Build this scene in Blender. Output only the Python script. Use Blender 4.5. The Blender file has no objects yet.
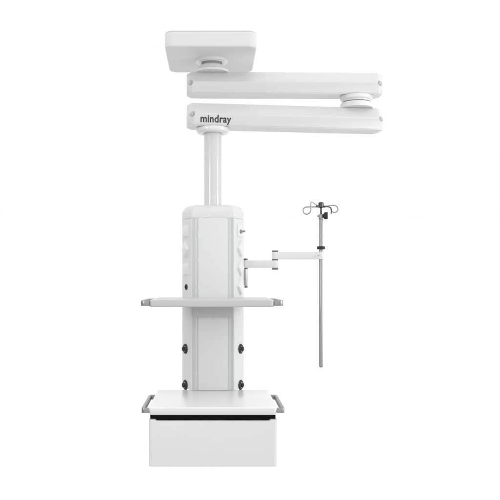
import bpy, bmesh, math
from mathutils import Vector, Matrix

# ------------------------------------------------------------------ units
# one design unit = 4 mm; x to the right, y away from the lens, z up (all from the eye point)
U = 0.004
DIST = 819.0            # distance lens -> front of the drawer, in units
EYE = 1.557             # height of the lens, metres

def W(x, y, z):
    return Vector((x * U, y * U, EYE + z * U))
def kk(y): return (DIST + y) / DIST
def sx(px, y): return (px - 213.0) * kk(y)
def sz(py, y): return (282.0 - py) * kk(y)

C = bpy.context.scene.collection
PI = math.pi

# ------------------------------------------------------------------ materials
def new_mat(name, col, rough=0.4, metal=0.0, coat=0.0, bump=0.0, scale=400, spec=0.5, aniso=None, vary=0.0):
    m = bpy.data.materials.new(name); m.use_nodes = True
    nt = m.node_tree; b = nt.nodes['Principled BSDF']
    b.inputs['Base Color'].default_value = (*col, 1)
    b.inputs['Roughness'].default_value = rough
    b.inputs['Metallic'].default_value = metal
    b.inputs['Specular IOR Level'].default_value = spec
    b.inputs['Coat Weight'].default_value = coat
    b.inputs['Coat Roughness'].default_value = 0.08
    tc = nt.nodes.new('ShaderNodeTexCoord')
    if bump:
        n = nt.nodes.new('ShaderNodeTexNoise'); n.inputs['Scale'].default_value = scale
        n.inputs['Detail'].default_value = 3
        nt.links.new(tc.outputs['Object'], n.inputs['Vector'])
        bp = nt.nodes.new('ShaderNodeBump'); bp.inputs['Strength'].default_value = bump
        bp.inputs['Distance'].default_value = 0.0004
        nt.links.new(n.outputs['Fac'], bp.inputs['Height'])
        nt.links.new(bp.outputs['Normal'], b.inputs['Normal'])
    if vary:
        n2 = nt.nodes.new('ShaderNodeTexNoise'); n2.inputs['Scale'].default_value = 9
        n2.inputs['Detail'].default_value = 5
        mp = nt.nodes.new('ShaderNodeMapping')
        if aniso: mp.inputs['Scale'].default_value = aniso
        nt.links.new(tc.outputs['Object'], mp.inputs['Vector'])
        nt.links.new(mp.outputs['Vector'], n2.inputs['Vector'])
        r = nt.nodes.new('ShaderNodeMapRange')
        r.inputs['To Min'].default_value = max(0.02, rough - vary)
        r.inputs['To Max'].default_value = rough + vary
        nt.links.new(n2.outputs['Fac'], r.inputs['Value'])
        nt.links.new(r.outputs['Result'], b.inputs['Roughness'])
    return m

M = dict(
    paint   = new_mat('white_powder_coat', (0.73, 0.73, 0.73), 0.42, coat=0.15, bump=0.10, scale=900, vary=0.05),
    plate   = new_mat('warm_white_powder_coat', (0.76, 0.76, 0.76), 0.45, coat=0.1, bump=0.10, scale=900, vary=0.05),
    arm     = new_mat('white_arm_lacquer', (0.71, 0.71, 0.71), 0.38, coat=0.15, bump=0.06, scale=700, vary=0.05),
    gloss   = new_mat('white_gloss_lacquer', (0.78, 0.78, 0.78), 0.2, coat=0.3, vary=0.03),
    tray    = new_mat('white_tray_plastic', (0.84, 0.84, 0.84), 0.30, coat=0.2, vary=0.04),
    tube    = new_mat('white_tube_lacquer', (0.66, 0.66, 0.66), 0.14, coat=0.8, vary=0.02),
    bracket = new_mat('grey_powder_coat', (0.52, 0.52, 0.52), 0.45, bump=0.1, scale=900),
    shadegrey= new_mat('painted_shade_grey', (0.56, 0.56, 0.56), 0.5),  # grey standing in for shade at the plate top and arm recesses
    midgrey = new_mat('mid_grey_plastic', (0.30, 0.30, 0.30), 0.5),
    strip   = new_mat('frosted_blue_grey_plastic', (0.60, 0.635, 0.65), 0.3, vary=0.03),
    shelf   = new_mat('light_grey_powder_coat', (0.56, 0.56, 0.56), 0.42, coat=0.15, bump=0.10, scale=900, vary=0.05),
    steel   = new_mat('brushed_stainless_steel', (0.37, 0.37, 0.37), 0.38, metal=1.0, vary=0.02),
    alu     = new_mat('satin_aluminium', (0.55, 0.55, 0.55), 0.36, metal=1.0, aniso=(1, 12, 1), vary=0.06),
    darkst  = new_mat('dark_steel', (0.11, 0.11, 0.11), 0.32, metal=1.0),
    grey    = new_mat('grey_plastic', (0.12, 0.12, 0.12), 0.45),
    black   = new_mat('black_plastic', (0.012, 0.012, 0.012), 0.45, bump=0.1, scale=1200),
    inside  = new_mat('black_interior', (0.006, 0.006, 0.006), 0.8, spec=0.1),
    ink     = new_mat('dark_grey_ink', (0.06, 0.06, 0.062), 0.5),
)

# white ceiling, made translucent to let the added overhead light through
m = bpy.data.materials.new('white_ceiling_light_diffuser'); m.use_nodes = True
nt = m.node_tree; nt.nodes.clear()
o_ = nt.nodes.new('ShaderNodeOutputMaterial'); mx = nt.nodes.new('ShaderNodeMixShader')
df = nt.nodes.new('ShaderNodeBsdfDiffuse'); tr = nt.nodes.new('ShaderNodeBsdfTranslucent')
df.inputs['Color'].default_value = (0.95, 0.95, 0.95, 1); tr.inputs['Color'].default_value = (0.95, 0.95, 0.95, 1)
mx.inputs['Fac'].default_value = 0.2
nt.links.new(df.outputs[0], mx.inputs[1]); nt.links.new(tr.outputs[0], mx.inputs[2]); nt.links.new(mx.outputs[0], o_.inputs['Surface'])
M['ceil'] = m

# ------------------------------------------------------------------ object helpers
def empty(name, loc):
    o = bpy.data.objects.new(name, None); C.objects.link(o)
    o.location = loc; o.empty_display_size = 0.1
    return o

def wloc(o):
    v = Vector(o.location)
    while o.parent:
        o = o.parent; v += Vector(o.location)
    return v

def obj(name, bm, mat, parent=None, smooth=35):
    """link a bmesh (in world metres) as ONE mesh object, origin at its own middle"""
    bmesh.ops.recalc_face_normals(bm, faces=bm.faces)
    lo = Vector([min(v.co[i] for v in bm.verts) for i in range(3)])
    hi = Vector([max(v.co[i] for v in bm.verts) for i in range(3)])
    c = (lo + hi) / 2
    for v in bm.verts: v.co -= c
    me = bpy.data.meshes.new(name); bm.to_mesh(me); bm.free()
    me.materials.append(M[mat])
    o = bpy.data.objects.new(name, me); C.objects.link(o)
    if parent:
        o.parent = parent; o.location = c - wloc(parent)
    else:
        o.location = c
    if smooth:
        for p in me.polygons: p.use_smooth = True
        me.set_sharp_from_angle(angle=math.radians(smooth))
    return o

def bev(bm, off, seg=2, edges=None):
    e = edges if edges is not None else list(bm.edges)
    bmesh.ops.bevel(bm, geom=e, offset=off * U, segments=seg, affect='EDGES', profile=0.5, clamp_overlap=True)

def prism(pts, a, b, axis, tf=None):
    """extrude polygon. axis 'z': pts=(x,y); 'y': pts=(x,z); 'x': pts=(y,z)"""
    bm = bmesh.new()
    def mk(p, t):
        if axis == 'z': q = Vector((p[0], p[1], t))
        elif axis == 'y': q = Vector((p[0], t, p[1]))
        else: q = Vector((t, p[0], p[1]))
        if tf: q = tf @ q
        return W(*q)
    A = [bm.verts.new(mk(p, a)) for p in pts]
    B = [bm.verts.new(mk(p, b)) for p in pts]
    bm.faces.new(A); bm.faces.new(B[::-1])
    n = len(pts)
    for i in range(n):
        bm.faces.new((A[i], B[i], B[(i + 1) % n], A[(i + 1) % n]))
    bmesh.ops.recalc_face_normals(bm, faces=bm.faces)
    return bm

def box(x0, x1, y0, y1, z0, z1, b=0.0, seg=2, tf=None):
    bm = prism([(x0, y0), (x1, y0), (x1, y1), (x0, y1)], z0, z1, 'z', tf)
    if b: bev(bm, b, seg)
    return bm

def join(*bms):
    a = bms[0]
    for b in bms[1:]:
        me = bpy.data.meshes.new('tmp'); b.to_mesh(me); b.free()
        a.from_mesh(me); bpy.data.meshes.remove(me)
    return a

def lathe(prof, cx, cy, seg=64, tf=None):
    """profile [(r, z)] turned about the vertical through (cx,cy)"""
    bm = bmesh.new(); rings = []
    for r, z in prof:
        if r < 1e-6:
            q = Vector((cx, cy, z)); q = tf @ q if tf else q
            rings.append([bm.verts.new(W(*q))]); continue
        ring = []
        for i in range(seg):
            t = 2 * PI * i / seg
            q = Vector((cx + r * math.cos(t), cy + r * math.sin(t), z))
            if tf: q = tf @ q
            ring.append(bm.verts.new(W(*q)))
        rings.append(ring)
    for a, b in zip(rings, rings[1:]):
        for i in range(seg):
            j = (i + 1) % seg
            if len(a) == 1: bm.faces.new((a[0], b[i], b[j]))
            elif len(b) == 1: bm.faces.new((a[i], b[0], a[j]))
            else: bm.faces.new((a[i], b[i], b[j], a[j]))
    if len(rings[0]) > 1: bm.faces.new(rings[0][::-1])
    if len(rings[-1]) > 1: bm.faces.new(rings[-1])
    return bm

def rounded_rect(x0, x1, y0, y1, r, n=8):
    pts = []
    for cx, cy, s in ((x1 - r, y1 - r, 0), (x0 + r, y1 - r, 1), (x0 + r, y0 + r, 2), (x1 - r, y0 + r, 3)):
        for i in range(n + 1):
            t = PI / 2 * (s + i / n)
            pts.append((cx + r * math.cos(t), cy + r * math.sin(t)))
    return pts

def cap_edges(bm, which):
    """horizontal perimeter edges at the top / bottom of a vertical prism"""
    z = max(v.co.z for v in bm.verts) if which == 'top' else min(v.co.z for v in bm.verts)
    return [e for e in bm.edges if all(abs(v.co.z - z) < 1e-6 for v in e.verts)]

def spline(pts, n=8):
    out = []
    P = [Vector(p) for p in pts]
    for i in range(len(P) - 1):
        p0 = P[i - 1] if i else P[i]; p1 = P[i]; p2 = P[i + 1]; p3 = P[i + 2] if i + 2 < len(P) else P[i + 1]
        for j in range(n):
            t = j / n
            out.append(0.5 * ((2 * p1) + (-p0 + p2) * t + (2 * p0 - 5 * p1 + 4 * p2 - p3) * t * t + (-p0 + 3 * p1 - 3 * p2 + p3) * t ** 3))
    out.append(P[-1])
    return out

def tube(path, r, seg=12):
    bm = bmesh.new(); rings = []
    nrm = None
    for i, p in enumerate(path):
        d = (path[min(i + 1, len(path) - 1)] - path[max(i - 1, 0)]).normalized()
        if nrm is None:
            nrm = d.orthogonal().normalized()
        nrm = (nrm - d * nrm.dot(d)).normalized()
        bi = d.cross(nrm)
        rings.append([bm.verts.new(W(*(p + (nrm * math.cos(2 * PI * k / seg) + bi * math.sin(2 * PI * k / seg)) * r))) for k in range(seg)])
    for a, b in zip(rings, rings[1:]):
        for k in range(seg):
            j = (k + 1) % seg
            bm.faces.new((a[k], b[k], b[j], a[j]))
    bm.faces.new(rings[0][::-1]); bm.faces.new(rings[-1])
    return bm

def cut(o, cutters):
    """boolean difference, result kept as plain mesh"""
    tmp = []
    for cb in cutters:
        me = bpy.data.meshes.new('c'); bmesh.ops.recalc_face_normals(cb, faces=cb.faces); cb.to_mesh(me); cb.free()
        c = bpy.data.objects.new('c', me); C.objects.link(c); tmp.append(c)
        md = o.modifiers.new('b', 'BOOLEAN'); md.operation = 'DIFFERENCE'; md.object = c; md.solver = 'EXACT'
    bpy.context.view_layer.update()
    dg = bpy.context.evaluated_depsgraph_get()
    me = bpy.data.meshes.new_from_object(o.evaluated_get(dg))
    o.modifiers.clear(); old = o.data; o.data = me; me.name = old.name
    for c in tmp: bpy.data.objects.remove(c)
    for p in me.polygons: p.use_smooth = True
    me.set_sharp_from_angle(angle=math.radians(35))

# ------------------------------------------------------------------ depths of the main bodies
YC = 127.0      # front face of the column
YP = 150.0      # axis of the hanging tube
YQ = 170.0      # axis under the ceiling plate
YE = 173.0      # elbow axis

# ================================================================== PENDANT
CEIL = 285.8
root = empty('ceiling_pendant', W(0, YQ, CEIL))
root['label'] = 'white two-armed ceiling pendant with column, narrow shelf and drawer, hanging under a square plate'
root['category'] = 'medical pendant'

# ---- ceiling plate
kf = kk(112)
px0, px1 = sx(164.4, 112), sx(257.2, 112)
pxc = (px0 + px1) / 2
bm = prism(rounded_rect(px0, px1, 112, 228, 10.5, 10), 267.4, CEIL - 0.9, 'z')
bev(bm, 2.2, 4, cap_edges(bm, 'bottom'))
bev(bm, 0.8, 2, cap_edges(bm, 'top'))
plate = obj('ceiling_plate', bm, 'plate', root)
obj('contact_shade_strip', prism(rounded_rect(px0 + 0.9, px1 - 0.9, 112.9, 227.1, 9.6, 10), CEIL - 1.0, CEIL - 0.02, 'z'), 'shadegrey', plate)  # grey strip put in as the shadow line under the ceiling
axq = sx(211.8, YQ)
obj('mounting_ring', lathe([(19.4, 267.4), (19.6, 266.9), (19.6, 265.6), (18.8, 264.8), (15.5, 264.4), (15.5, 264.0), (12.6, 264.0), (12.6, 267.4)], axq, YQ), 'gloss', plate)
obj('pivot_neck', lathe([(12.2, 265), (12.2, 260.6)], axq, YQ), 'midgrey', plate)

# ---- arms
def make_arm(name, xa, ya, xb, yb, zb, zbreak, zt, ext):
    dx, dy = xb - xa, yb - ya
    L = math.hypot(dx, dy); ang = math.atan2(dy, dx)
    T = Matrix.Translation((xa, ya, 0)) @ Matrix.Rotation(ang, 4, 'Z')
    prof = [(-14.9, zb), (-14.9, zb + 0.8), (-15.6, zb + 1.0), (-18, zbreak), (-5.0, zt), (5.0, zt), (18, zbreak), (15.6, zb + 1.0), (14.9, zb + 0.8), (14.9, zb)]
    def ring(t, inset, dz):
        out = []
        for y, z in prof:
            yy = math.copysign(max(abs(y) - inset * (0.6 if abs(y) < 10 else 1), 0), y)
            zz = z - dz if z == zt else (z + dz * 0.4 if z < zb + 1.5 else z)
            out.append((t, yy, zz))
        return out
    secs = [ring(-ext, 9.5, 3.0), ring(-ext + 0.8, 7.2, 1.6), ring(-ext + 5.8, 0.6, 0.1), ring(-ext + 6.8, 0, 0), ring(L + ext - 6.8, 0, 0), ring(L + ext - 5.8, 0.6, 0.1),
            ring(L + ext - 0.8, 7.2, 1.6), ring(L + ext, 9.5, 3.0)]
    bm = bmesh.new()
    R = [[bm.verts.new(W(*(T @ Vector(p)))) for p in s] for s in secs]
    for a, b in zip(R, R[1:]):
        for i in range(len(prof)):
            j = (i + 1) % len(prof)
            bm.faces.new((a[i], b[i], b[j], a[j]))
    bm.faces.new(R[0]); bm.faces.new(R[-1][::-1])
    bmesh.ops.recalc_face_normals(bm, faces=bm.faces)
    # soften the long edges
    le = [e for e in bm.edges if abs((e.verts[0].co - e.verts[1].co).normalized().z) < 0.05 and (e.verts[0].co - e.verts[1].co).length > 0.3 and e.verts[0].co.z > EYE + (zb + 3) * U]
    bev(bm, 0.9, 3, le)
    o = obj(name, bm, 'arm', root)
    # little scooped screw recesses in the chamfered end corners
    cs = []
    for t in (-ext + 3.0, L + ext - 3.0):
        for s in (-1, 1):
            cb = bmesh.new()
            bmesh.ops.create_uvsphere(cb, u_segments=24, v_segments=16, radius=1)
            c = T @ Vector((t, s * 16.6, zbreak - 0.3))
            for v in cb.verts:
                q = Vector((v.co.x * 5.0, v.co.y * 5.0, v.co.z * 4.0)) + c
                v.co = W(*q) - wloc(o)
            cs.append((cb))
    for cb in cs: pass
    # the cutters are given in the arm's own space; move them to world
    for cb in cs:
        for v in cb.verts: v.co += wloc(o)
    cut(o, cs)
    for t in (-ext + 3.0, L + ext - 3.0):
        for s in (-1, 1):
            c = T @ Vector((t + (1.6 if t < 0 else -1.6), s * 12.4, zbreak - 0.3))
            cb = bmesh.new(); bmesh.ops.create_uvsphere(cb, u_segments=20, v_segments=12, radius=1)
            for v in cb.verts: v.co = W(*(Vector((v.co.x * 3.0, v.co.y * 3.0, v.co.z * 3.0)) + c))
            obj('recess_shade', cb, 'shadegrey', o)  # grey ball set in each scoop to deepen its shade
    return o, T, L

xe = sx(356.4, YE)
upper, TU, LU = make_arm('upper_arm', axq, YQ, xe, YE, 224.8, 237.7, 252.4, 30.2)
axp = sx(212.8, YP)
lower, TL, LL = make_arm('lower_arm', axp, YP, xe, YE, 182.1, 195.6, 210.3, 30.6)

# joint between plate and upper arm
obj('pivot_collar', lathe([(20.2, 252.2), (20.2, 254.6), (19.6, 255.2), (19.2, 255.3), (18.8, 255.8), (16.4, 259.0), (14.0, 261.3), (11.0, 262.0)], axq, YQ), 'gloss', upper)
# elbow
obj('elbow_collar', lathe([(18.2, 224.9), (19.6, 224.4), (19.8, 220.6), (19.0, 219.6), (17.6, 219.2), (17.2, 218.4), (17.2, 217.6)], xe, YE), 'gloss', upper)
obj('elbow_groove', lathe([(16.4, 217.7), (16.4, 216.6)], xe, YE), 'grey', upper)
obj('elbow_collar', lathe([(17.2, 216.8), (18.4, 216.4), (19.4, 215.6), (19.6, 214.4), (19.6, 210.2)], xe, YE), 'gloss', lower)
# collar under lower arm
obj('tube_collar', lathe([(18.0, 182.2), (19.2, 181.6), (19.6, 178.4), (18.8, 176.6), (17.2, 175.4), (13.4, 175.0), (12.2, 175.4), (10.8, 176.6)], axp, YP), 'gloss', lower)

# maker's name on the front of the lower arm
def lettering(text, parent):
    cu = bpy.data.curves.new('t', 'FONT'); cu.body = text
    cu.size = 1.0; cu.offset = 0.024; cu.space_character = 1.04; cu.extrude = 0.0; cu.resolution_u = 6
    t = bpy.data.objects.new('t', cu); C.objects.link(t)
    bpy.context.view_layer.update()
    me = bpy.data.meshes.new_from_object(t.evaluated_get(bpy.context.evaluated_depsgraph_get()))
    bpy.data.objects.remove(t)
    xs = [v.co.x for v in me.vertices]; ys = [v.co.y for v in me.vertices]
    x0, x1 = min(xs), max(xs)
    asc = max(ys)
    X0, X1 = sx(200.6, 132), sx(231.8, 132)
    Z0, Z1 = sz(121.9, 132), sz(114.8, 132)
    bm = bmesh.new(); bm.from_mesh(me); bpy.data.meshes.remove(me)
    for v in bm.verts:
        lx = (v.co.x - x0) / (x1 - x0) * (X1 - X0) + X0 - axp - 2.5
        lz = v.co.y / asc * (Z1 - Z0) + Z0
        v.co = W(*(TL @ Vector((lx, -15.6 - 2.4 * (lz - 183.1) / 12.5 - 0.16, lz))))
    r = bmesh.ops.extrude_face_region(bm, geom=list(bm.faces))
    for g in r['geom']:
        if isinstance(g, bmesh.types.BMVert): g.co.y += 0.10 * U
    return obj('lettering', bm, 'ink', parent, smooth=0)
lt = lettering('mindray', lower)
lt['label'] = 'dark grey word mindray printed on the arm'

# ---- hanging tube
tube_o = obj('hanging_tube', lathe([(10.5, 176.4), (10.5, 88.5)], axp, YP, 72), 'tube', root)

# ---- column
ZT, ZS, ZB = 89.9, 73.9, -125.0
FW, SW = 24.8, 36.4
foot = [(-FW, YC), (FW, YC), (SW, YC + 22), (SW, YC + 48), (-SW, YC + 48), (-SW, YC + 22)]
bm = prism(foot, ZB, ZS, 'z')
bev(bm, 1.4, 4, [e for e in bm.edges if abs((e.verts[0].co - e.verts[1].co).normalized().z) > 0.9])
col = obj('column', bm, 'paint', root)
def offset_poly(pts, d):
    n = len(pts); out = []
    area = sum(pts[i][0] * pts[(i + 1) % n][1] - pts[(i + 1) % n][0] * pts[i][1] for i in range(n))
    sg = 1 if area > 0 else -1
    lines = []
    for i in range(n):
        p, q = Vector(pts[i]), Vector(pts[(i + 1) % n]); t = (q - p).normalized()
        nn = Vector((-t.y, t.x)) * sg
        lines.append((p + nn * d, t))
    for i in range(n):
        (p, t), (q, w_) = lines[i - 1], lines[i]
        den = t.x * w_.y - t.y * w_.x
        k = ((q.x - p.x) * w_.y - (q.y - p.y) * w_.x) / den
        out.append(p + t * k)
    return out
def round_poly(pts, r, n=5):
    out = []; m = len(pts)
    for i in range(m):
        p = Vector(pts[i]); a = (Vector(pts[i - 1]) - p).normalized(); b = (Vector(pts[(i + 1) % m]) - p).normalized()
        A, B = p + a * r, p + b * r
        for j in range(n + 1):
            t = j / n
            out.append(A * (1 - t) ** 2 + p * 2 * t * (1 - t) + B * t * t)
    return out
rings = []; bm = bmesh.new()
RC = 10.0
lv = [(0.25, ZS + 0.15), (0.0, ZS + 0.5)] + [(RC * (1 - math.cos(i / 12 * PI / 2)), ZT - RC + RC * math.sin(i / 12 * PI / 2)) for i in range(13)]
for d, z in lv:
    rings.append([bm.verts.new(W(p.x, p.y, z)) for p in round_poly(offset_poly(foot, d), 2.2 + d * 0.25)])
for a, b in zip(rings, rings[1:]):
    for i in range(len(a)):
        j = (i + 1) % len(a); bm.faces.new((a[i], b[i], b[j], a[j]))
bm.faces.new(rings[0]); bm.faces.new(rings[-1])
obj('column_cap', bm, 'paint', col)
# front cover between the two frosted strips
obj('front_cover', box(-17.2, 17.2, YC - 0.7, YC + 0.5, ZB + 0.1, ZS - 0.3, 0.4, 3), 'paint', col)
for s in (-1, 1):
    a, b = sorted((s * 17.4, s * 21.2))
    obj('trim_strip', box(a, b, YC - 0.25, YC + 0.5, ZB + 0.1, ZS - 0.3, 0.15, 2), 'strip', col)

for s in (-1, 1):
    a, b = sorted((s * 21.4, s * 24.0))
    obj('edge_band', box(a, b, YC - 0.15, YC + 0.5, ZB + 0.1, ZS - 0.3, 0.12, 2), 'shelf', col)  # narrow darker grey band along each side of the column front

# slanted side panels: local frame (u along the panel, v up, n out)
def frame(s):
    A = Vector((s * FW, YC, 0)); B = Vector((s * SW, YC + 22, 0))
    u = (B - A).normalized(); n = Vector((s * 22, -11.6, 0)).normalized()
    def f(uu, v, h): return A + u * uu + n * h + Vector((0, 0, v))
    return f, u, n
def zv(py): return (282.0 - py) * kk(YC + 13)

def panel_prism(s, poly, h, inset=0.0, b=0.3):
    f, u, n = frame(s)
    cu_ = sum(p[0] for p in poly) / len(poly); cv_ = sum(p[1] for p in poly) / len(poly)
    bm = bmesh.new()
    A = [bm.verts.new(W(*f(p[0], p[1], -0.4))) for p in poly]
    sc = 1 - inset
    B = [bm.verts.new(W(*f(cu_ + (p[0] - cu_) * sc, cv_ + (p[1] - cv_) * sc, h))) for p in poly]
    bm.faces.new(A); bm.faces.new(B[::-1])
    for i in range(len(poly)):
        j = (i + 1) % len(poly)
        bm.faces.new((A[i], B[i], B[j], A[j]))
    bmesh.ops.recalc_face_normals(bm, faces=bm.faces)
    if b: bev(bm, b, 2)
    return bm

def turned(s, u0, py, prof, seg=40):
    """a turned piece standing on the slanted panel, prof [(r, height)]"""
    f, u, n = frame(s)
    c = f(u0, zv(py), 0)
    bm = bmesh.new(); rings = []
    up = Vector((0, 0, 1))
    for r, h in prof:
        if r < 1e-6: rings.append([bm.verts.new(W(*(c + n * h)))]); continue
        rings.append([bm.verts.new(W(*(c + n * h + (u * math.cos(2 * PI * i / seg) + up * math.sin(2 * PI * i / seg)) * r))) for i in range(seg)])
    for a, b in zip(rings, rings[1:]):
        for i in range(seg):
            j = (i + 1) % seg
            if len(b) == 1: bm.faces.new((a[i], b[0], a[j]))
            else: bm.faces.new((a[i], b[i], b[j], a[j]))
    if len(rings[0]) > 1: bm.faces.new(rings[0][::-1])
    if len(rings[-1]) > 1: bm.faces.new(rings[-1])
    return bm

def diamond(s, py):
    v = zv(py); c = 14.6
    return panel_prism(s, [(c - 8.4, v), (c, v + 10.8), (c + 8.4, v), (c, v - 10.8)], 2.8, 0.2, 0.3)
def socket_plate(s, y0, y1, kind):
    a, b = zv(y1), zv(y0)
    o = obj('socket_plate', panel_prism(s, [(7, a), (21, a), (21, b), (7, b)], 1.4, 0.06, 0.35), 'gloss', col)
    return o

socket_plate(1, 225, 237.2, 0)
for y in (248.8, 267.6, 286.4):
    obj('angled_outlet', diamond(1, y), 'gloss', col)
socket_plate(-1, 225.2, 237.0, 0)
obj('angled_outlet', diamond(-1, 249.5), 'gloss', col)
socket_plate(-1, 263.0, 275.0, 0)
# release lever on the upper right socket
f, u_, n_ = frame(1)
c0 = f(13.5, zv(231.6), 1.2)
lev = tube([c0, c0 + n_ * 2.6, c0 + n_ * 4.0 + Vector((0.8, 0, 0.2)), c0 + n_ * 4.6 + Vector((1.2, 0, 0.3))], 1.15, 14)
lev2 = turned(1, 13.5, 231.6, [(2.4, 1.2), (2.4, 2.2), (1.6, 2.8), (0, 2.9)])
obj('release_lever', join(lev, lev2), 'midgrey', col)
# black cable port on the left
obj('cable_port', turned(-1, 13.6, 287, [(3.4, -0.3), (3.4, 0.5), (2.9, 0.9), (2.2, 0.9), (1.9, 0.3), (0, 0.25)]), 'black', col)
# round clamp knobs
for s in (-1, 1):
    for y in (348.8, 385.0):
        kb = obj('clamp_knob', turned(s, 16.0, y, [(5.9, -0.3), (5.9, 0.6), (5.4, 1.1), (4.4, 1.3), (4.0, 0.9), (3.0, 0.9)]), 'black', col)
        obj('knob_neck', turned(s, 16.0, y, [(3.2, 0.7), (3.2, 1.7), (2.5, 1.9)]), 'alu', kb)
        obj('knob_stem', turned(s, 16.0, y, [(2.7, 1.8), (2.7, 3.4), (2.2, 3.9), (0, 4.0)]), 'black', kb)

# ---- U shaped side handle (flat bar, rounded corners)
def handle(side, xin, xout, y0, y1, z0, z1, th, r):
    """xin: body side, xout: outer face"""
    def arc(cx, cy, rad, a0, a1, n=8):
        return [(cx + rad * math.cos(a0 + (a1 - a0) * i / n), cy + rad * math.sin(a0 + (a1 - a0) * i / n)) for i in range(n + 1)]
    out = [(xin, y0)] + arc(xout - r, y0 + r, r, -PI / 2, 0) + arc(xout - r, y1 - r, r, 0, PI / 2) + [(xin, y1)]
    ri = max(r - th, 0.3); xi = xout - th
    inn = [(xin, y1 - th)] + arc(xi - ri, y1 - th - ri, ri, PI / 2, 0) + arc(xi - ri, y0 + th + ri, ri, 0, -PI / 2) + [(xin, y0 + th)]
    pts = [(side * p[0], p[1]) for p in out + inn]
    bm = prism(pts, z0, z1, 'z')
    ed = cap_edges(bm, 'top') + cap_edges(bm, 'bottom')
    bev(bm, 0.5, 2, ed)
    return bm

# ---- shelf
SZ1, SZ0 = -17.8, -25.1
bm = prism(rounded_rect(-63.9, 61.8, 0, YC + 10, 5), SZ0, SZ1, 'z')
bev(bm, 1.1, 3, cap_edges(bm, 'top') + cap_edges(bm, 'bottom'))
shelf = obj('shelf', bm, 'shelf', root)
# notch the shelf round the column so the two do not interpenetrate
cb = prism([(p[0] * 1.001, p[1] - 0.1 if p[1] == YC else p[1]) for p in foot], -40, 0, 'z')
cut(shelf, [cb])
obj('handle', handle(-1, 63.6, 72.7, 1.5, 96, SZ0 + 1.1, SZ1 - 0.6, 3.4, 4.6), 'steel', shelf)
obj('handle', handle(1, 61.5, 70.8, 1.5, 96, SZ0 + 1.1, SZ1 - 0.6, 3.4, 4.6), 'steel', shelf)
br = obj('shelf_bracket', box(-24.4, 24.4, YC - 9, YC - 0.75, -40.5, SZ0 - 0.05, 2.2, 4), 'bracket', shelf)

# ---- drawer unit
X0, X1 = -64.4, 64.2
bm = box(X0 + 1.0, X1 - 1.0, 7, YC - 0.4, -183.5, -133.5, 0.5)
unit = obj('drawer_cabinet', bm, 'inside', root)
# white outer shell: two cheeks, back and bottom
shell = join(box(X0 + 0.1, X0 + 0.9, 9.2, YC - 0.5, -184.2, -139.4, 0.5),
             box(X1 - 0.9, X1 - 0.1, 9.2, YC - 0.5, -184.2, -139.4, 0.5),
             box(X0 + 0.8, X1 - 0.8, 9.3, YC - 0.7, -184.6, -183.6, 0.2))
obj('cabinet_shell', shell, 'paint', unit)
bm = prism(rounded_rect(X0 - 0.2, X1 + 0.2, 0, YC + 6, 3.4), -133.4, -125.2, 'z')
bev(bm, 1.5, 4, cap_edges(bm, 'top'))
bev(bm, 0.5, 2, cap_edges(bm, 'bottom'))
# the lip leans back slightly towards its lower edge
zl, zh = W(0, 0, -133.4).z, W(0, 0, -126.7).z
for v in bm.verts:
    t = min(max((zh - v.co.z) / (zh - zl), 0), 1) * 2.2 * U
    v.co.x -= math.copysign(t * 0.5, v.co.x)
    if v.co.y < 60 * U: v.co.y += t
top = obj('worktop', bm, 'tray', unit)
cut(top, [prism([(-FW - 0.1, YC - 0.75), (FW + 0.1, YC - 0.75), (SW + 0.1, YC + 22), (SW, YC + 48), (-SW, YC + 48), (-SW - 0.1, YC + 22)], -124.9 - 0.12, -110, 'z')])
# drawer front with a shallow finger pull along its upper edge
zt = -138.0
pts = [(X0, -184.8), (X1, -184.8), (X1, zt), (X1 - 6, zt), (X1 - 8, zt - 1.3), (X0 + 8, zt - 1.3), (X0 + 6, zt), (X0, zt)]
bm = prism(pts, 0.3, 9, 'y')
zmin = min(v.co.z for v in bm.verts)
ve = [e for e in bm.edges if abs((e.verts[0].co - e.verts[1].co).normalized().z) > 0.99 and all(v.co.y < 0.1 * 9 * U for v in e.verts) and (e.verts[0].co - e.verts[1].co).length > 0.1]
bev(bm, 3.2, 6, ve)
fr = [e for e in bm.edges if all(v.co.y < 0.35 * U for v in e.verts)]
bev(bm, 0.6, 3, fr)
obj('drawer_front', bm, 'paint', unit)
for s in (-1, 1):
    obj('handle', handle(s, 63.9, 71.9, 2.5, 100, -131.6, -126.4, 3.0, 3.4), 'steel', unit)

# ---- swing bracket that carries the infusion pole
YB = YC + 30.0
kb = kk(YB)
def bx(p): return sx(p, YB)
def bz(p): return sz(p, YB)
sw = obj('swing_bracket', lathe([(2.0, bz(286.4)), (2.25, bz(286.0)), (2.25, bz(269.2)), (2.25, bz(260.0)), (2.0, bz(259.8))], bx(245.6), YB, 32), 'alu', root)
for a, b in ((258.5, 259.9), (267.9, 269.1), (286.2, 287.7)):
    obj('end_ring', lathe([(2.3, bz(b)), (2.5, bz(b) + 0.25), (2.5, bz(a) - 0.25), (2.2, bz(a))], bx(245.6), YB, 32), 'grey', sw)
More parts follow.
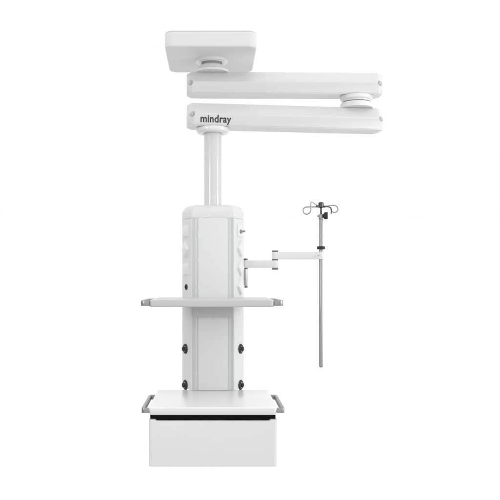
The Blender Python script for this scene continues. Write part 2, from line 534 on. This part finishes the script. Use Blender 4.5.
# foot of the post, screwed to the column side
for a, b in ((284, 280.5), (267.5, 263.5)):
    obj('mounting_block', box(SW - 0.2, bx(245.4), YB - 1.6, YB + 1.6, bz(a), bz(b), 0.3), 'alu', sw)
xj = bx(275.1)
def pill(xa, xb, y, hw, ra, rb, z0, z1):
    """bar with round ends around two pivots"""
    pts = []
    for i in range(13):
        t = PI / 2 + PI * i / 12
        pts.append((xa + ra * math.cos(t), y + ra * math.sin(t)))
    if ra > hw: pts += [(xa + ra * 0.9, y - hw)]
    if rb > hw: pts += [(xb - rb * 0.9, y - hw)]
    for i in range(13):
        t = -PI / 2 + PI * i / 12
        pts.append((xb + rb * math.cos(t), y + rb * math.sin(t)))
    if rb > hw: pts += [(xb - rb * 0.9, y + hw)]
    if ra > hw: pts += [(xa + ra * 0.9, y + hw)]
    bm = prism(pts, z0, z1, 'z')
    bev(bm, 0.45, 2, cap_edges(bm, 'top') + cap_edges(bm, 'bottom'))
    return bm
obj('bracket_arm', pill(bx(245.6), xj, YB, 2.9, 2.9, 3.9, bz(267.8), bz(260.4)), 'paint', sw)
obj('bracket_arm', pill(xj, bx(320.9), YB, 2.9, 3.9, 3.7, bz(259.3), bz(251.9)), 'paint', sw)
for a, b in ((250.5, 251.8), (259.4, 260.4), (268.0, 269.7)):
    obj('joint_cap', lathe([(3.5, bz(b)), (3.8, bz(b) + 0.3), (3.8, bz(a) - 0.3), (3.5, bz(a))], xj, YB, 32), 'grey', sw)
for p, q, r in ((318.3, 255.4, 0.75), (315.2, 256.2, 0.4)):
    bm = prism([(bx(p) + r * math.cos(2 * PI * i / 16), bz(q) + r * math.sin(2 * PI * i / 16)) for i in range(16)], YB - 3.35 if p < 317 else YB - 3.5, YB - 2.8, 'y')
    obj('set_screw', bm, 'alu', sw)

# ================================================================== INFUSION POLE
xp = bx(321.0)
iv = empty('infusion_pole', W(xp, YB, bz(366.6)))
iv['label'] = 'thin steel infusion pole with curled hooks and black knob, held by the swing bracket'
iv['category'] = 'infusion pole'
obj('lower_pole', lathe([(2.1, bz(366.6)), (2.45, bz(366.2)), (2.45, bz(218.5)), (2.2, bz(218.0))], xp, YB, 40), 'steel', iv)
obj('inner_rod', lathe([(1.15, bz(219)), (1.15, bz(206))], xp, YB, 24), 'darkst', iv)
obj('end_plug', lathe([(0.0, bz(367.4)), (1.6, bz(367.3)), (2.0, bz(366.65)), (2.0, bz(366.0))], xp, YB, 32), 'grey', iv)
obj('stop_ring', lathe([(2.6, bz(249.4)), (4.6, bz(249.2)), (4.95, bz(248.8)), (4.95, bz(246.9)), (4.6, bz(246.4)), (2.6, bz(246.2))], xp, YB, 40), 'black', iv)
obj('clamp_sleeve', lathe([(2.6, bz(219.4)), (2.9, bz(219.0)), (2.9, bz(214.8)), (2.4, bz(214.2)), (1.3, bz(214.0))], xp, YB, 32), 'steel', iv)
# black height knob pointing right and slightly forward
R = Matrix.Translation((xp, YB, bz(215.8))) @ Matrix.Rotation(math.radians(-12), 4, 'Z') @ Matrix.Rotation(PI / 2, 4, 'Y')
prof = [(1.3, 1.8), (1.6, 2.4), (3.1, 3.6), (3.9, 4.2), (4.1, 4.9), (4.1, 7.4), (3.8, 7.9), (0, 8.1)]
bm = bmesh.new(); seg = 48; rings = []
for r, h in prof:
    if r == 0: rings.append([bm.verts.new(W(*(R @ Vector((0, 0, h)))))]); continue
    rings.append([bm.verts.new(W(*(R @ Vector(((r + (0.22 if (i // 3) % 2 and r > 3.5 else 0)) * math.cos(2 * PI * i / seg), (r + (0.22 if (i // 3) % 2 and r > 3.5 else 0)) * math.sin(2 * PI * i / seg), h))))) for i in range(seg)])
for a, b in zip(rings, rings[1:]):
    for i in range(seg):
        j = (i + 1) % seg
        if len(b) == 1: bm.faces.new((a[i], b[0], a[j]))
        else: bm.faces.new((a[i], b[i], b[j], a[j]))
bm.faces.new(rings[0][::-1])
obj('height_knob', bm, 'black', iv)
obj('knob_screw', tube([R @ Vector((0, 0, -4.2)), R @ Vector((0, 0, 2.2))], 1.2, 16), 'steel', iv)
# head and hooks
hd = obj('hook_head', lathe([(1.4, bz(208.2)), (2.6, bz(207.6)), (3.1, bz(206.4)), (3.1, bz(204.6)), (3.3, bz(203.6)), (2.6, bz(202.5)), (1.2, bz(202.0)), (0, bz(201.95))], xp, YB, 32), 'darkst', iv)
def hook(pts, r=0.55):
    path = spline([(bx(p[0]), YB + p[2], bz(p[1])) for p in pts], 8)
    return tube(path, r, 10)
obj('hook', hook([(319.5, 206.2, -1), (317.4, 205.6, -1.5), (314.5, 203.9, -3), (312.0, 202.5, -5), (310.6, 202.9, -6), (310.0, 205.0, -6), (309.9, 208.0, -6), (310.1, 210.8, -6)
                  , (309.0, 213.2, -5.5), (306.4, 214.6, -5), (303.9, 213.6, -4.5), (302.7, 211.0, -4), (303.4, 208.7, -3.4), (305.4, 207.4, -3), (308.5, 207.1, -2.6), (313, 207.0, -1.5), (318.6, 206.9, 0)], 0.68), 'steel', hd)
obj('hook', hook([(322.0, 206.3, 0), (325.5, 205.9, 2), (330.0, 205.4, 4), (334.2, 205.0, 5), (337.2, 206.0, 5), (338.6, 208.4, 5), (337.8, 210.9, 5), (335.2, 212.1, 5), (332.8, 211.2, 5), (331.5, 209.3, 5), (331.2, 206.8, 5)], 0.68), 'steel', hd)
obj('hook', hook([(322.0, 206.9, 0), (324.6, 206.8, -1), (327.6, 207.0, -3), (329.8, 208.0, -5), (330.7, 210.0, -6), (330.6, 212.2, -6.5), (330.4, 214.4, -6.5)], 0.7), 'darkst', hd)
obj('hook_socket', join(tube([Vector((bx(318.9), YB, bz(206.4))), Vector((bx(316.4), YB - 1.6, bz(206.3)))], 1.5, 16),
                        tube([Vector((bx(323.1), YB, bz(206.6))), Vector((bx(325.2), YB - 0.5, bz(206.6)))], 1.2, 16)), 'darkst', hd)

# ================================================================== CEILING
s = 9.0
zc = W(0, 0, CEIL).z + 0.001
bm = bmesh.new()
bm.faces.new([bm.verts.new((x * s, y * s + 2.0, zc)) for x, y in ((-1, -1), (1, -1), (1, 1), (-1, 1))])
ce = obj('ceiling', bm, 'ceil', None, smooth=0)
ce['kind'] = 'structure'

# ================================================================== STUDIO LIGHT
w = bpy.data.worlds.new('World'); bpy.context.scene.world = w; w.use_nodes = True
nt = w.node_tree; bg = nt.nodes['Background']
tc = nt.nodes.new('ShaderNodeTexCoord'); sep = nt.nodes.new('ShaderNodeSeparateXYZ')
nt.links.new(tc.outputs['Generated'], sep.inputs[0])
def ramp(out, pts):
    r = nt.nodes.new('ShaderNodeMapRange'); r.interpolation_type = 'SMOOTHSTEP'
    r.inputs['From Min'].default_value, r.inputs['From Max'].default_value = pts[0]
    r.inputs['To Min'].default_value, r.inputs['To Max'].default_value = pts[1]
    nt.links.new(out, r.inputs['Value']); return r.outputs['Result']
# white backdrop behind the pendant, dimmer studio behind the lens
back = ramp(sep.outputs['Y'], ((-0.2, 0.75), (0.86, 1.08)))
# floor side of the studio
down = ramp(sep.outputs['Z'], ((-0.95, -0.35), (0.52, 1.0)))
# the studio is darker on the left
side = ramp(sep.outputs['X'], ((-0.95, -0.45), (0.45, 1.0)))
m0 = nt.nodes.new('ShaderNodeMath'); m0.operation = 'MULTIPLY'
nt.links.new(back, m0.inputs[0]); nt.links.new(side, m0.inputs[1])
mul = nt.nodes.new('ShaderNodeMath'); mul.operation = 'MULTIPLY'
nt.links.new(m0.outputs[0], mul.inputs[0]); nt.links.new(down, mul.inputs[1])
# unseen overhead light, added above the translucent ceiling
up = ramp(sep.outputs['Z'], ((0.05, 0.45), (0.0, 2.0)))
add = nt.nodes.new('ShaderNodeMath'); add.operation = 'ADD'
nt.links.new(mul.outputs[0], add.inputs[0]); nt.links.new(up, add.inputs[1])
nt.links.new(add.outputs[0], bg.inputs['Strength'])
bg.inputs['Color'].default_value = (1, 1, 1, 1)

def area(name, loc, target, sxy, power):
    l = bpy.data.lights.new(name, 'AREA'); l.shape = 'RECTANGLE'; l.size, l.size_y = sxy; l.energy = power
    o = bpy.data.objects.new(name, l); C.objects.link(o); o.location = loc
    o.rotation_euler = (Vector(target) - Vector(loc)).to_track_quat('-Z', 'Y').to_euler()
    return o
area('softbox', (-2.3, -2.2, 2.1), (0.0, 0.6, 1.7), (0.7, 1.1), 15)
area('strip_light', (3.0, -0.5, 1.9), (0.0, 0.6, 1.8), (0.45, 1.4), 24)

# ================================================================== CAMERA
cam = bpy.data.cameras.new('camera'); co = bpy.data.objects.new('camera', cam); C.objects.link(co)
co.location = (0, -DIST * U, EYE); co.rotation_euler = (PI / 2, 0, 0)
cam.sensor_width = 36; cam.lens = DIST / 500 * 36
cam.shift_x = 37 / 500; cam.shift_y = 32 / 500
cam.clip_start = 0.05; cam.clip_end = 200
sc = bpy.context.scene
sc.camera = co
sc.view_settings.view_transform = 'Standard'; sc.view_settings.look = 'None'
sc.view_settings.exposure = 0; sc.view_settings.gamma = 1
